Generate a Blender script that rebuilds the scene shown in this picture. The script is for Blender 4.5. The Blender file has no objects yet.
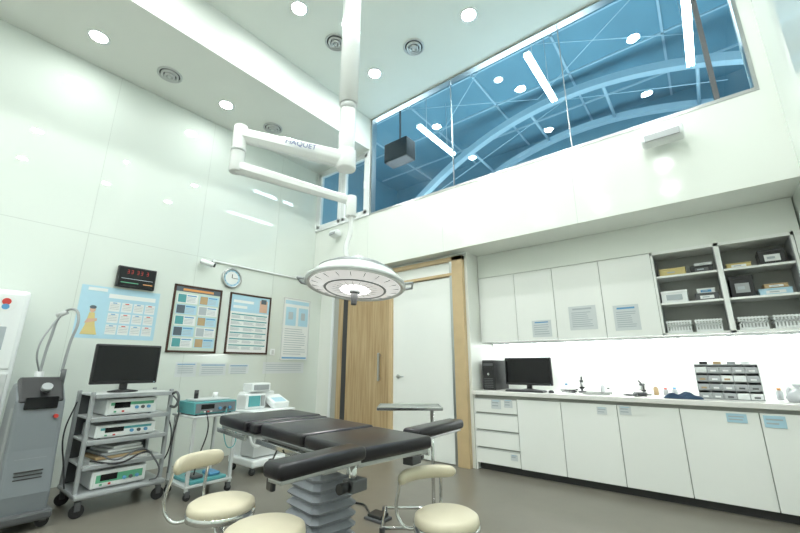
import bpy, bmesh, math, random
from mathutils import Vector, Matrix
random.seed(4)
C=bpy.context.collection
# ---------------------------------------------------------------- materials
def mat(name,col,rough=.5,metal=0,emit=None,es=0,coat=0,spec=.5,noise=0,bump=0,nscale=20):
    m=bpy.data.materials.new(name);m.use_nodes=True
    nt=m.node_tree;b=nt.nodes['Principled BSDF']
    b.inputs['Base Color'].default_value=(*col,1)
    b.inputs['Roughness'].default_value=rough
    b.inputs['Metallic'].default_value=metal
    b.inputs['Specular IOR Level'].default_value=spec
    b.inputs['Coat Weight'].default_value=coat
    b.inputs['Coat Roughness'].default_value=.03
    if emit:
        b.inputs['Emission Color'].default_value=(*emit,1);b.inputs['Emission Strength'].default_value=es
    if noise or bump:
        tc=nt.nodes.new('ShaderNodeTexCoord');n=nt.nodes.new('ShaderNodeTexNoise')
        n.inputs['Scale'].default_value=nscale;n.inputs['Detail'].default_value=5
        nt.links.new(tc.outputs['Object'],n.inputs['Vector'])
        if noise:
            r=nt.nodes.new('ShaderNodeMapRange');r.inputs['To Min'].default_value=1-noise;r.inputs['To Max'].default_value=1+noise
            nt.links.new(n.outputs['Fac'],r.inputs['Value'])
            mx=nt.nodes.new('ShaderNodeVectorMath');mx.operation='SCALE';mx.inputs[0].default_value=col
            nt.links.new(r.outputs['Result'],mx.inputs['Scale']);nt.links.new(mx.outputs[0],b.inputs['Base Color'])
        if bump:
            bp=nt.nodes.new('ShaderNodeBump');bp.inputs['Strength'].default_value=bump;bp.inputs['Distance'].default_value=.01
            nt.links.new(n.outputs['Fac'],bp.inputs['Height']);nt.links.new(bp.outputs[0],b.inputs['Normal'])
    return m
WALL=mat('glossy_wall_panel',(.71,.765,.715),.01,spec=1.0,noise=.01,nscale=1.2)
WALLM=mat('painted_wall',(.83,.85,.80),.25,noise=.01,nscale=3)
BULK=mat('bulkhead_panel',(.85,.885,.83),.10,spec=.5,noise=.01,nscale=2)
CEIL=mat('ceiling_paint',(.80,.825,.78),.7,noise=.015,nscale=4)
CEILU=mat('upper_ceiling_paint',(.78,.82,.77),.6,noise=.015,nscale=4)
SEAM=mat('panel_seam',(.52,.56,.52),.5,noise=.02)
FLOOR=mat('vinyl_floor',(.19,.175,.145),.30,noise=.10,nscale=6,bump=.02)
LAM=mat('white_laminate',(.91,.93,.90),.12,spec=.5,noise=.01,nscale=5)
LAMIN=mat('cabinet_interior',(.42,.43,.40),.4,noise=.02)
GAP=mat('shadow_gap',(.05,.05,.05),.7,noise=.05)
COUNT=mat('counter_top',(.80,.79,.76),.25,noise=.03,nscale=60)
TAN=mat('tan_wood_frame',(.60,.45,.26),.35,noise=.10,nscale=8)
CHR=mat('chrome',(.75,.76,.76),.12,1,noise=.01)
STEEL=mat('brushed_steel',(.55,.56,.56),.28,1,noise=.03,nscale=40)
ENAM=mat('white_enamel',(.86,.88,.87),.2,coat=.4,noise=.01)
BLK=mat('black_vinyl',(.010,.008,.012),.30,spec=.5,noise=.1,bump=.03,nscale=60)
BLKP=mat('black_plastic',(.02,.02,.022),.35,noise=.08)
SCR=mat('monitor_screen',(.006,.006,.008),.08,noise=.05)
DGR=mat('dark_grey_plastic',(.10,.105,.11),.4,noise=.05)
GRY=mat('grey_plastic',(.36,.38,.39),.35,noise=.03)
MGR=mat('machine_grey',(.20,.22,.24),.32,noise=.03)
LGR=mat('light_grey_metal',(.62,.64,.64),.3,noise=.02)
BEL=mat('bellows_rubber',(.33,.35,.39),.5,noise=.05)
WHT=mat('white_plastic',(.84,.87,.87),.3,noise=.01)
CREAM=mat('cream_vinyl',(.68,.62,.47),.35,noise=.04,bump=.02)
RED=mat('red_print',(.6,.05,.04),.5,noise=.03)
BLUE=mat('blue_print',(.12,.35,.6),.5,noise=.03)
NAVYP=mat('dark_blue_print',(.04,.08,.28),.5,noise=.03)
LBL=mat('light_blue_print',(.45,.68,.80),.5,noise=.03)
NAVY=mat('navy_cloth',(.02,.05,.10),.8,noise=.3,bump=.4,nscale=30)
TEAL=mat('teal_plastic',(.10,.36,.38),.35,noise=.03)
GRN=mat('green_panel',(.12,.42,.25),.4,noise=.03)
ORG=mat('orange_print',(.75,.35,.12),.5,noise=.03)
TANB=mat('cardboard',(.50,.36,.20),.7,noise=.08)
YEL=mat('yellow_plastic',(.70,.58,.25),.5,noise=.04)
PAP=mat('paper_white',(.82,.84,.83),.6,noise=.01)
PAPN=mat('notice_paper',(.66,.70,.71),.6,noise=.02)
PAPG=mat('paper_grey_print',(.45,.50,.53),.6,noise=.05)
PGRN=mat('poster_green',(.60,.70,.62),.5,noise=.03)
PDRK=mat('poster_dark',(.10,.13,.16),.5,noise=.05)
SKIN=mat('print_skin',(.7,.45,.33),.5,noise=.03)
BROWN=mat('dark_brown_frame',(.06,.025,.015),.35,noise=.1)
CLEARP=mat('clear_grey_plastic',(.48,.50,.52),.15,noise=.03)
REDLED=mat('red_led',(.2,0,0),.4,emit=(1,.1,.05),es=.3,noise=.01)
DOWN=mat('downlight_lens',(1,1,1),.3,emit=(.96,1,.975),es=325)
DOWNL=mat('perimeter_downlight_lens',(1,1,1),.3,emit=(.96,1,.975),es=135)
DOWNU=mat('upper_downlight_lens',(1,1,1),.3,emit=(.85,.95,1),es=12)
TUBE=mat('fluorescent_tube_glow',(1,1,1),.3,emit=(.80,.95,1),es=16)
STRIP=mat('under_cabinet_strip_glow',(1,1,1),.3,emit=(.94,.99,1),es=22)
LAMPG=mat('lamp_face_glow',(.8,.8,.8),.2,emit=(1,.99,.96),es=.45)
LAMPC=mat('lamp_core_glow',(1,1,1),.2,emit=(1,.98,.93),es=12)
UBLU=mat('upper_blue_wall',(.17,.36,.45),.6,noise=.15,nscale=1.5)
UCEI=mat('upper_blue_ceiling',(.15,.33,.42),.5,noise=.15,nscale=1.5)
URIB=mat('upper_rib_paint',(.42,.60,.68),.5,noise=.03)
def wood():
    m=bpy.data.materials.new('oak_door_wood');m.use_nodes=True;nt=m.node_tree;b=nt.nodes['Principled BSDF']
    tc=nt.nodes.new('ShaderNodeTexCoord');mp=nt.nodes.new('ShaderNodeMapping');mp.inputs['Scale'].default_value=(14,14,.7)
    n=nt.nodes.new('ShaderNodeTexNoise');n.inputs['Scale'].default_value=2.5;n.inputs['Detail'].default_value=8
    r=nt.nodes.new('ShaderNodeValToRGB');r.color_ramp.elements[0].color=(.38,.25,.12,1);r.color_ramp.elements[1].color=(.56,.42,.24,1)
    r.color_ramp.elements[0].position=.3;r.color_ramp.elements[1].position=.7
    L=nt.links.new;L(tc.outputs['Object'],mp.inputs[0]);L(mp.outputs[0],n.inputs['Vector']);L(n.outputs['Fac'],r.inputs[0]);L(r.outputs[0],b.inputs['Base Color'])
    b.inputs['Roughness'].default_value=.35
    return m
WOOD=wood()
def glass(name,tint,refl):
    """thin pane: clear transmission plus Schlick reflection, same from both sides"""
    m=bpy.data.materials.new(name);m.use_nodes=True;nt=m.node_tree;nt.nodes.remove(nt.nodes['Principled BSDF'])
    o=nt.nodes['Material Output'];t=nt.nodes.new('ShaderNodeBsdfTransparent');t.inputs[0].default_value=(*tint,1)
    g=nt.nodes.new('ShaderNodeBsdfGlossy');g.inputs['Roughness'].default_value=.01
    f=nt.nodes.new('ShaderNodeLayerWeight');f.inputs['Blend'].default_value=.5
    p=nt.nodes.new('ShaderNodeMath');p.operation='POWER';p.inputs[1].default_value=5
    a=nt.nodes.new('ShaderNodeMath');a.operation='MULTIPLY_ADD';a.inputs[1].default_value=.9;a.inputs[2].default_value=refl
    mx=nt.nodes.new('ShaderNodeMixShader');L=nt.links.new
    L(f.outputs['Facing'],p.inputs[0]);L(p.outputs[0],a.inputs[0]);L(a.outputs[0],mx.inputs[0]);L(t.outputs[0],mx.inputs[1]);L(g.outputs[0],mx.inputs[2]);L(mx.outputs[0],o.inputs[0])
    return m
GLS=glass('window_glass',(.85,.96,1),.06)
GLSW=glass('small_window_glass',(.85,.96,1),.16)

# ---------------------------------------------------------------- helpers
def link(ob,parent=None):
    C.objects.link(ob)
    if parent: ob.parent=parent
    return ob
def grp(name,loc=(0,0,0),rz=0):
    e=bpy.data.objects.new(name,None);e.empty_display_size=.1;e.location=loc;e.rotation_euler=(0,0,rz);C.objects.link(e);return e
def mesh_ob(name,bm,mats,parent=None,smooth=False):
    me=bpy.data.meshes.new(name);bm.normal_update();bm.to_mesh(me);bm.free()
    for m in (mats if isinstance(mats,(list,tuple)) else [mats]): me.materials.append(m)
    if smooth:
        for p in me.polygons: p.use_smooth=True
    return link(bpy.data.objects.new(name,me),parent)
def bevel(ob,w,seg=2):
    md=ob.modifiers.new('bevel','BEVEL');md.width=w;md.segments=seg;md.limit_method='ANGLE';md.angle_limit=math.radians(40)
    return ob
def box(name,lo,hi,m,parent=None,bv=0,rot=None,seg=2):
    """axis aligned box given by its two corners (parent space)"""
    c=[(a+b)/2 for a,b in zip(lo,hi)];s=[abs(b-a) for a,b in zip(lo,hi)]
    bm=bmesh.new();bmesh.ops.create_cube(bm,size=1)
    for v in bm.verts: v.co=Vector((v.co.x*s[0],v.co.y*s[1],v.co.z*s[2]))
    ob=mesh_ob(name,bm,m,parent);ob.location=c
    if rot: ob.rotation_euler=rot
    if bv:
        bevel(ob,min(bv,min(s)*.48),seg)
        if seg>2:
            for p in ob.data.polygons:p.use_smooth=True
    return ob
def cyl(name,p0,p1,r,m,parent=None,r2=None,seg=32,bv=0):
    p0=Vector(p0);p1=Vector(p1);d=p1-p0;h=d.length
    bm=bmesh.new();bmesh.ops.create_cone(bm,cap_ends=True,segments=seg,radius1=r,radius2=r if r2 is None else r2,depth=h)
    for f in bm.faces: f.smooth=len(f.verts)==4
    me=bpy.data.meshes.new(name);bm.to_mesh(me);bm.free();me.materials.append(m)
    ob=link(bpy.data.objects.new(name,me),parent);ob.location=(p0+p1)/2
    ob.rotation_mode='QUATERNION';ob.rotation_quaternion=Vector((0,0,1)).rotation_difference(d)
    if bv: bevel(ob,bv)
    return ob
def tube(name,pts,r,m,parent=None,smooth=True,cyc=False):
    cu=bpy.data.curves.new(name,'CURVE');cu.dimensions='3D';cu.bevel_depth=r;cu.bevel_resolution=4;cu.use_fill_caps=True;cu.resolution_u=10
    if smooth:
        sp=cu.splines.new('BEZIER');sp.bezier_points.add(len(pts)-1)
        for b,p in zip(sp.bezier_points,pts): b.co=p;b.handle_left_type=b.handle_right_type='AUTO'
    else:
        sp=cu.splines.new('POLY');sp.points.add(len(pts)-1)
        for b,p in zip(sp.points,pts): b.co=(*p,1)
    sp.use_cyclic_u=cyc
    cu.materials.append(m)
    return link(bpy.data.objects.new(name,cu),parent)
def lathe(name,prof,m,parent=None,seg=48,loc=(0,0,0),mats=None,midx=None):
    bm=bmesh.new();rings=[]
    for r,z in prof:
        if r<1e-5: rings.append([bm.verts.new((0,0,z))])
        else: rings.append([bm.verts.new((r*math.cos(2*math.pi*i/seg),r*math.sin(2*math.pi*i/seg),z)) for i in range(seg)])
    for k in range(len(rings)-1):
        a,b=rings[k],rings[k+1]
        for i in range(seg):
            j=(i+1)%seg
            if len(a)==1 and len(b)==1: continue
            if len(a)==1: f=bm.faces.new((a[0],b[i],b[j]))
            elif len(b)==1: f=bm.faces.new((a[i],a[j],b[0]))
            else: f=bm.faces.new((a[i],a[j],b[j],b[i]))
            f.smooth=True
            if midx: f.material_index=midx[k]
    bmesh.ops.recalc_face_normals(bm,faces=bm.faces)
    me=bpy.data.meshes.new(name);bm.to_mesh(me);bm.free()
    for x in (mats or [m]): me.materials.append(x)
    ob=link(bpy.data.objects.new(name,me),parent);ob.location=loc
    return ob
def rects(name,origin,ux,uz,nrm,items,parent=None,off=.002):
    """flat printed rectangles: items=(u0,v0,u1,v1,mat,layer); layer lifts each print slightly"""
    bm=bmesh.new();mats=[];o=Vector(origin);ux=Vector(ux);uz=Vector(uz);nrm=Vector(nrm)
    for it in items:
        u0,v0,u1,v1,m=it[:5];ly=it[5] if len(it)>5 else 1
        if m not in mats: mats.append(m)
        vs=[bm.verts.new(o+ux*u+uz*v+nrm*(off*ly)) for u,v in ((u0,v0),(u1,v0),(u1,v1),(u0,v1))]
        f=bm.faces.new(vs);f.material_index=mats.index(m)
    return mesh_ob(name,bm,mats,parent)
def caster(parent,x,y,r=.035,n='caster'):
    cyl(n+'_wheel',(x-.012,y,r),(x+.012,y,r),r,BLKP,parent,seg=20)
    box(n+'_fork',(x-.02,y-.02,r),(x+.02,y+.02,r*2+.02),DGR,parent,.004)

XL=-5.3;XR=.80;YB=4.4;YK=4.2;ZL=4.7;ZU=5.3;YA=5.05
# ---------------------------------------------------------------- room shell
box('floor',(XL-.2,-3.2,-.1),(XR+.2,5.3,0),FLOOR)
box('wall_left',(XL-.15,-3.2,0),(XL,4.2,ZL+.9),WALL)
box('wall_left_lower_return',(XL-.15,4.2,0),(XL,5.2,2.65),WALL)
box('wall_right',(XR,-3.2,0),(XR+.15,5.2,ZU+.3),WALL)
box('wall_front',(XL-.15,-3.35,0),(XR+.15,-3.2,ZU+.3),WALLM)
box('wall_back',(XL,YB,0),(-2.36,YA+.15,2.65),WALLM)
box('wall_alcove',(-2.36,YA,0),(XR,YA+.15,2.65),BULK)
box('wall_bulkhead',(XL-.15,YK,2.65),(XR+.15,YA+.15,3.52),BULK)
box('ceiling_lower',(XL-.15,-3.2,ZL),(-4.03,YK,ZL+.12),CEIL)
box('ceiling_step',(-4.03,-3.2,ZL),(-3.98,YK,ZU),CEIL)
box('ceiling_upper',(-4.03,-3.2,ZU),(XR+.15,YK,ZU+.12),CEILU)
box('wall_window_head',(XL-.15,YK+.01,ZL),(-3.99,YK+.12,ZU+.2),BULK)
box('wall_window_side',(.70,YK,3.52),(XR+.15,YK+.12,ZU+.2),BULK)
# panel seams on the glossy walls
g=grp('trim_wall_seams')
for i,y in enumerate((-1.4,-.2,1.0,2.2,3.4)): 
    box('seam_v%d'%i,(XL,y,0),(XL+.0015,y+.004,ZL),SEAM,g)
for i,z in enumerate((2.62,)): box('seam_h%d'%i,(XL,-3.2,z),(XL+.0015,4.2,z+.005),SEAM,g)
for i,y in enumerate((-.6,1.2,3.0)): box('seam_r%d'%i,(XR-.0015,y,0),(XR,y+.004,ZU),SEAM,g)
for i,x in enumerate((-4.0,-2.6,-.9)): box('seam_b%d'%i,(x,YK-.0015,2.65),(x+.003,YK,3.50),SEAM,g)
# window trims
g=grp('window_1')
def pane(name,x0,x1,y,z0,z1,m):
    bm=bmesh.new();bm.faces.new([bm.verts.new(p) for p in ((x0,y,z0),(x1,y,z0),(x1,y,z1),(x0,y,z1))]);return mesh_ob(name,bm,m,g)
pane('glass_pane',-3.98,.70,YK+.05,3.52,ZU,GLS)
for i,x in enumerate((-2.42,-.87)): box('joint_%d'%i,(x-.004,YK+.04,3.52),(x+.004,YK+.07,ZU),STEEL,g)
box('joint_dark',(.40,YK+.03,3.52),(.44,YK+.08,ZU),DGR,g)
box('sill_channel',(-3.98,YK-.005,3.52),(.70,YK+.09,3.555),STEEL,g)
box('head_channel',(-3.98,YK-.005,ZU-.03),(.70,YK+.09,ZU),STEEL,g)
box('jamb_l',(-3.99,YK-.005,3.52),(-3.94,YK+.1,ZU),STEEL,g)
box('jamb_r',(.67,YK-.005,3.52),(.70,YK+.1,ZU),STEEL,g)
g=grp('window_2')
for i,(a,b) in enumerate(((-5.27,-4.66),(-4.62,-4.03))):
    z0,z1=3.56,4.66
    for n,lo,hi in (('l',(a,z0),(a+.07,z1)),('r',(b-.07,z0),(b,z1)),('b',(a,z0),(b,z0+.07)),('t',(a,z1-.07),(b,z1))):
        box('sash_%s%d'%(n,i),(lo[0],YK-.02,lo[1]),(hi[0],YK+.05,hi[1]),WHT,g,.006)
    pane('pane_%d'%i,a+.06,b-.06,YK+.012,z0+.06,z1-.06,GLSW)
    box('handle_%d'%i,(b-.05,YK-.045,4.0),(b-.03,YK-.02,4.14),WHT,g,.004)
box('outer_frame_b',(-5.3,YK-.025,3.52),(-3.99,YK+.08,3.56),WHT,g)
box('outer_frame_t',(-5.3,YK-.025,4.66),(-3.99,YK+.08,4.70),WHT,g)
box('outer_frame_m',(-4.66,YK-.01,3.56),(-4.62,YK+.06,4.66),WHT,g)
box('outer_frame_l',(-5.3,YK-.02,3.52),(-5.27,YK+.06,4.70),WHT,g)
box('outer_frame_r',(-4.03,YK-.02,3.52),(-3.985,YK+.06,4.70),WHT,g)
# upper observation room
UZ=7.0
box('floor_upper_room',(-7.6,YA+.15,3.4),(3.9,9.4,3.5),UBLU)
box('wall_upper_back',(-7.6,9.4,3.4),(3.9,9.5,UZ+.3),UBLU)
box('wall_upper_left',(-7.7,YK+.12,3.4),(-7.6,9.5,UZ+.3),UBLU)
box('wall_upper_right',(3.9,YK+.12,3.4),(4.0,9.5,UZ+.3),UBLU)
box('wall_upper_front_l',(-7.7,YK,3.4),(XL-.15,YK+.12,UZ+.3),UBLU)
box('wall_upper_front_r',(XR+.15,YK,3.4),(4.0,YK+.12,UZ+.3),UBLU)
box('wall_upper_front_top',(XL-.15,YK,ZU+.12),(XR+.15,YK+.12,UZ+.3),UBLU)
box('ceiling_upper_room',(-7.7,YK,UZ),(4.0,9.5,UZ+.1),UCEI)
g=grp('trim_arch_ribs')
def arch(name,y,hw,z0,rise,cx,th,dep,m):
    bm=bmesh.new();n=40;R=[]
    for i in range(n+1):
        t=-1+2*i/n;x=cx+hw*t;z=z0+rise*(1-t*t)
        dx=hw;dz=-2*rise*t;l=math.hypot(dx,dz);nx,nz=-dz/l*th,dx/l*th
        R.append([bm.verts.new((x,y,z)),bm.verts.new((x+nx,y,z+nz)),bm.verts.new((x+nx,y+dep,z+nz)),bm.verts.new((x,y+dep,z))])
    for a,b in zip(R,R[1:]):
        for k in range(4): bm.faces.new((a[k],a[(k+1)%4],b[(k+1)%4],b[k]))
    bmesh.ops.recalc_face_normals(bm,faces=bm.faces)
    return mesh_ob(name,bm,m,g)
arch('rib_front',7.4,4.9,4.40,2.16,-1.5,.15,.15,URIB)
arch('rib_back',8.8,5.1,4.35,2.20,-1.5,.12,.15,URIB)
for i in range(7):
    x=-6.2+i*1.6
    box('ceiling_batten_x%d'%i,(x,4.4,UZ-.03),(x+.04,9.4,UZ),URIB,g)
for i in range(4): box('ceiling_batten_y%d'%i,(-7.5,4.9+i*1.2,UZ-.03),(3.8,4.94+i*1.2,UZ),URIB,g)
for i in range(6):
    x=-5.2+i*1.45;z0_=4.40+2.16*(1-((x+1.5)/4.9)**2)
    cyl('purlin_%d'%i,(x,7.45,z0_+.05),(x,8.9,z0_+.05),.03,URIB,g,seg=12)
g=grp('bracing_cables')
for i,(a,b) in enumerate((((-4.6,4.6,5.95),(-1.9,6.8,6.3)),((-1.9,4.7,5.95),(-4.3,6.8,6.3)),((-1.9,4.7,5.95),(.6,6.8,6.3)),((.6,4.6,5.95),(-1.9,6.8,6.3)),((-4.6,7.3,5.3),(-1.5,7.3,6.4)),((.9,7.3,5.6),(-1.5,7.3,6.4)))):
    cyl('cable_%d'%i,a,b,.007,URIB,g,seg=8)
for i,(x,y0,y1) in enumerate(((-3.87,5.45,6.85),(-1.50,5.0,6.4),(.47,5.3,6.9))):
    g=grp('fluorescent_light')
    box('housing',(x-.05,y0,5.84),(x+.05,y1,5.87),WHT,g,.01)
    cyl('tube',(x-.03,y0+.03,5.81),(x-.03,y1-.03,5.81),.022,TUBE,g,seg=16)
    cyl('tube_2',(x+.03,y0+.03,5.81),(x+.03,y1-.03,5.81),.022,TUBE,g,seg=16)
    for k,y in enumerate((y0+.3,y1-.3)): cyl('rod_%d'%k,(x,y,5.87),(x,y,UZ-.002),.006,WHT,g,seg=8)
g=grp('hanging_speaker')
box('body',(-4.55,5.2,5.10),(-3.98,5.5,5.52),BLKP,g,.02);cyl('hanger',(-4.25,5.35,5.5),(-4.25,5.35,UZ-.002),.02,DGR,g)

# ---------------------------------------------------------------- ceiling fixtures
def downlight(x,y,z,lens):
    g=grp('downlight',(x,y,z))
    lathe('trim_ring',[(.105,0),(.105,-.008),(.085,-.012),(.078,-.004),(.075,0)],WHT,g,32)
    cyl('lens',(0,0,-.006),(0,0,-.001),.077,lens,g,seg=32)
for y in (-2.3,-.83,.62,2.08): downlight(-4.76,y,ZL,DOWNL)
for x in (-3.2,-1.66,-.15):
    for y in (-2.2,-.77,.66,2.09,3.43): downlight(x,y,ZU,DOWN)
for (x,y) in ((-2.6,6.6),(.9,6.4)): downlight(x,y,UZ,DOWNU)
def vent(x,y,z):
    g=grp('ceiling_vent',(x,y,z))
    for i,(r,zz) in enumerate(((.14,-.012),(.10,-.028),(.06,-.042))):
        lathe('ring_%d'%i,[(r,0),(r,zz),(r-.018,zz-.004),(r-.03,zz+.012),(r-.03,0)],STEEL,g,32)
    cyl('hub',(0,0,-.045),(0,0,0),.022,LGR,g);cyl('duct',(0,0,-.004),(0,0,0),.12,GAP,g)
for p in ((-4.76,1.35,ZL),(-4.72,2.80,ZL),(-2.47,3.4,ZU),(-3.23,2.70,ZU)): vent(*p)

# ---------------------------------------------------------------- doors
g=grp('door_1')
box('slab',(-4.78,YB-.045,.01),(-3.66,YB-.005,2.5),WOOD,g,.004)
box('glass_slot',(-4.66,YB-.05,.3),(-4.56,YB-.04,2.3),GAP,g)
box('pull',(-3.86,YB-.09,.95),(-3.83,YB-.06,1.35),STEEL,g,.006)
box('pull_mount_t',(-3.86,YB-.07,1.30),(-3.83,YB-.04,1.33),STEEL,g);box('pull_mount_b',(-3.86,YB-.07,.97),(-3.83,YB-.04,1.0),STEEL,g)
g=grp('trim_door_frames')
box('casing_l',(-4.97,YB-.03,0),(-4.93,YB,2.55),WHT,g)
box('gap_l',(-4.93,YB-.008,0),(-4.80,YB,2.5),LAMIN,g)
box('casing_m',(-3.66,YB-.07,0),(-3.60,YB,2.60),TAN,g,.004)
box('casing_r',(-2.56,YB-.07,0),(-2.40,YB,2.60),TAN,g,.004)
box('casing_top',(-4.97,YB-.07,2.54),(-2.40,YB,2.60),TAN,g,.004)
box('casing_transom',(-3.60,YB-.065,2.34),(-2.56,YB,2.38),TAN,g,.004)
box('jamb_inner',(-2.60,YB-.06,0),(-2.56,YB,2.54),STEEL,g)
g=grp('door_2')
box('slab',(-3.60,YB-.035,.01),(-2.60,YB-.002,2.33),LAM,g,.004)
box('transom_panel',(-3.60,YB-.03,2.38),(-2.60,YB-.002,2.54),LAM,g)
cyl('knob_rose',(-3.50,YB-.05,1.02),(-3.50,YB-.03,1.02),.028,STEEL,g)
tube('lever',[(-3.50,YB-.05,1.02),(-3.50,YB-.08,1.02),(-3.38,YB-.08,1.02)],.009,STEEL,g,False)

# ---------------------------------------------------------------- base cabinets
xs=[-2.34,-1.81,-1.33,-.80,-.30,.23,.77]
g=grp('base_cabinets')
box('carcass',(-2.33,4.43,.08),(.785,YA-.01,.83),LAMIN,g)
box('toe_kick',(-2.33,4.46,0),(.785,4.6,.08),GAP,g)
box('counter',(-2.355,4.37,.83),(.79,YA-.005,.875),COUNT,g,.005)
box('end_panel',(-2.355,4.41,0),(-2.335,YA-.01,.83),LAM,g)
for i in range(6):
    a,b=xs[i]+.003,xs[i+1]-.003
    if i==0:
        zz=[.075,.25,.44,.63,.80]
        for k in range(4):
            box('drawer_%d'%k,(a,4.40,zz[k]+.004),(b,4.425,zz[k+1]-.012),LAM,g,.003)
            box('drawer_pull_%d'%k,(a,4.397,zz[k+1]-.022),(b,4.402,zz[k+1]-.012),LGR,g)
    else:
        box('door_%d'%i,(a,4.40,.075),(b,4.425,.795),LAM,g,.003)
# ---------------------------------------------------------------- wall cabinets
xu=[-2.38,-1.85,-1.37,-.85,-.345,.20,.74]
g=grp('wall_cabinets')
Z0,Z1=1.46,2.33
box('fascia',(-2.355,4.70,Z1),(.79,4.74,2.648),BULK,g)
box('carcass_closed',(-2.34,4.72,Z0),(xu[4],YA-.01,Z1),LAM,g)
for i in range(4):
    box('door_%d'%i,(max(xu[i],-2.355)+.003,4.69,Z0),(xu[i+1]-.003,4.716,Z1-.01),LAM,g,.003)
    box('gap_%d'%i,(xu[i+1]-.003,4.705,Z0),(xu[i+1]+.003,4.719,Z1-.01),LAMIN,g)
for i in (4,5):
    a,b=xu[i],xu[i+1]
    box('side_l%d'%i,(a,4.70,Z0),(a+.02,YA-.02,Z1),LAM,g);box('side_r%d'%i,(b-.02,4.70,Z0),(b,YA-.02,Z1),LAM,g)
    box('back_%d'%i,(a,YA-.03,Z0),(b,YA-.01,Z1),LAMIN,g)
    box('top_%d'%i,(a,4.70,Z1-.03),(b,YA-.02,Z1),LAM,g);box('bottom_%d'%i,(a,4.70,Z0),(b,YA-.02,Z0+.025),LAM,g)
    box('shelf_a%d'%i,(a+.02,4.72,1.77),(b-.02,YA-.03,1.79),LAM,g);box('shelf_b%d'%i,(a+.02,4.72,2.05),(b-.02,YA-.03,2.07),LAM,g)
    box('inner_l%d'%i,(a+.02,4.72,Z0+.02),(a+.024,YA-.03,Z1-.03),GRY,g);box('inner_r%d'%i,(b-.024,4.72,Z0+.02),(b-.02,YA-.03,Z1-.03),GRY,g)
box('end_filler',(.745,4.70,Z0),(.79,YA-.01,Z1),LAM,g)
g=grp('under_cabinet_light')
box('housing',(-2.3,4.90,Z0-.021),(.70,4.99,Z0-.001),WHT,g);box('diffuser',(-2.28,4.91,Z0-.028),(.68,4.98,Z0-.021),STRIP,g)
# papers stuck on cabinets
def note(name,x0,z0,x1,z1,y,lines=5,header=BLUE,body=PAPN):
    items=[(x0,z0,x1,z1,body,1)]
    h=z1-z0;w=x1-x0
    items.append((x0+w*.15,z1-h*.16,x1-w*.15,z1-h*.09,header,2))
    for i in range(lines):
        zz=z1-h*(.26+.66*i/lines);items.append((x0+w*.1,zz-h*.25/lines,x1-w*(.1+.25*random.random()),zz,PAPG,2))
    return rects(name,(0,y,0),(1,0,0),(0,0,1),(0,-1,0),items,None,.0015)
note('paper_notice',-1.66,1.50,-1.43,1.70,4.688);note('paper_notice',-1.22,1.56,-.93,1.83,4.688,8,PAPG);note('paper_notice',-.76,1.53,-.52,1.80,4.688,8)
for (x,z,w,h) in ((-2.12,.68,.12,.10),(-1.96,.70,.10,.09),(-.98,.70,.09,.07),(-.78,.71,.10,.08),(.02,.71,.13,.07),(.25,.69,.13,.09)):
    note('cabinet_label',x,z,x+w,z+h,4.396,2,LBL,PAPN if x<-.5 else LBL)
note('cabinet_label',-1.92,.15,-1.84,.21,4.396,1,BLUE,PAPN)

# ---------------------------------------------------------------- shelf contents
def basket(x,y,z,w=.20,d=.22,h=.10):
    g=grp('white_storage_basket',(x,y,z+.001))
    box('base',(-w/2+.01,-d/2+.01,0),(w/2-.01,d/2-.01,.006),WHT,g)
    for k,zz in enumerate((.006,h*.5,h-.02)):
        e=.003*k
        box('rim_f%d'%k,(-w/2-e,-d/2-e,zz),(w/2+e,-d/2-e+.006,zz+.016),WHT,g);box('rim_b%d'%k,(-w/2-e,d/2+e-.006,zz),(w/2+e,d/2+e,zz+.012),WHT,g)
        box('rim_l%d'%k,(-w/2-e,-d/2-e,zz),(-w/2-e+.006,d/2+e,zz+.012),WHT,g);box('rim_r%d'%k,(w/2+e-.006,-d/2-e,zz),(w/2+e,d/2+e,zz+.012),WHT,g)
    for k in range(9):
        xx=-w/2+.006+(w-.012)*k/8;box('slat_%d'%k,(xx-.006,-d/2-.003,0),(xx+.006,-d/2+.002,h),WHT,g)
    box('contents',(-w/2+.02,-d/2+.02,.01),(w/2-.02,d/2-.02,h*.75),LGR,g,.01)
zb=Z0+.026
for x in (-.205,.03): basket(x,4.86,zb,.20,.22,.12)
for x in (.35,.59): basket(x,4.86,zb,.20,.22,.12)
def carton(name,x,y,z,w,d,h,m,lab=PAP,rz=0):
    g=grp(name,(x,y,z+.001),rz)
    box('body',(-w/2,-d/2,0),(w/2,d/2,h),m,g,.004);box('lid',(-w/2-.003,-d/2-.003,h*.8),(w/2+.003,d/2+.003,h),m,g,.003)
    rects('label',(0,-d/2-.004,0),(1,0,0),(0,0,1),(0,-1,0),[(-w*.3,h*.2,w*.3,h*.65,lab,1),(-w*.2,h*.35,w*.1,h*.5,PAPG,2)],g)
carton('cardboard_box',-.18,4.87,2.07,.22,.2,.08,YEL,YEL);carton('instrument_box',.06,4.87,2.07,.18,.2,.07,BLKP,DGR)
carton('plastic_tub',.08,4.87,2.141,.14,.16,.03,WHT)
carton('supply_box',-.20,4.85,1.79,.22,.22,.12,WHT,PAPG);carton('instrument_box',.06,4.86,1.79,.18,.2,.07,DGR);carton('supply_box',.06,4.86,1.862,.14,.14,.05,PAP,BLUE)
carton('instrument_case',.33,4.86,1.79,.17,.2,.20,BLKP,GRY);carton('folded_blue_drape_box',.55,4.87,1.79,.22,.2,.06,LBL);carton('cardboard_box',.56,4.87,1.851,.16,.2,.04,TANB)
carton('supply_box',.34,4.87,2.07,.18,.2,.05,YEL,WHT);carton('instrument_box',.58,4.87,2.07,.18,.2,.14,BLKP)
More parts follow.
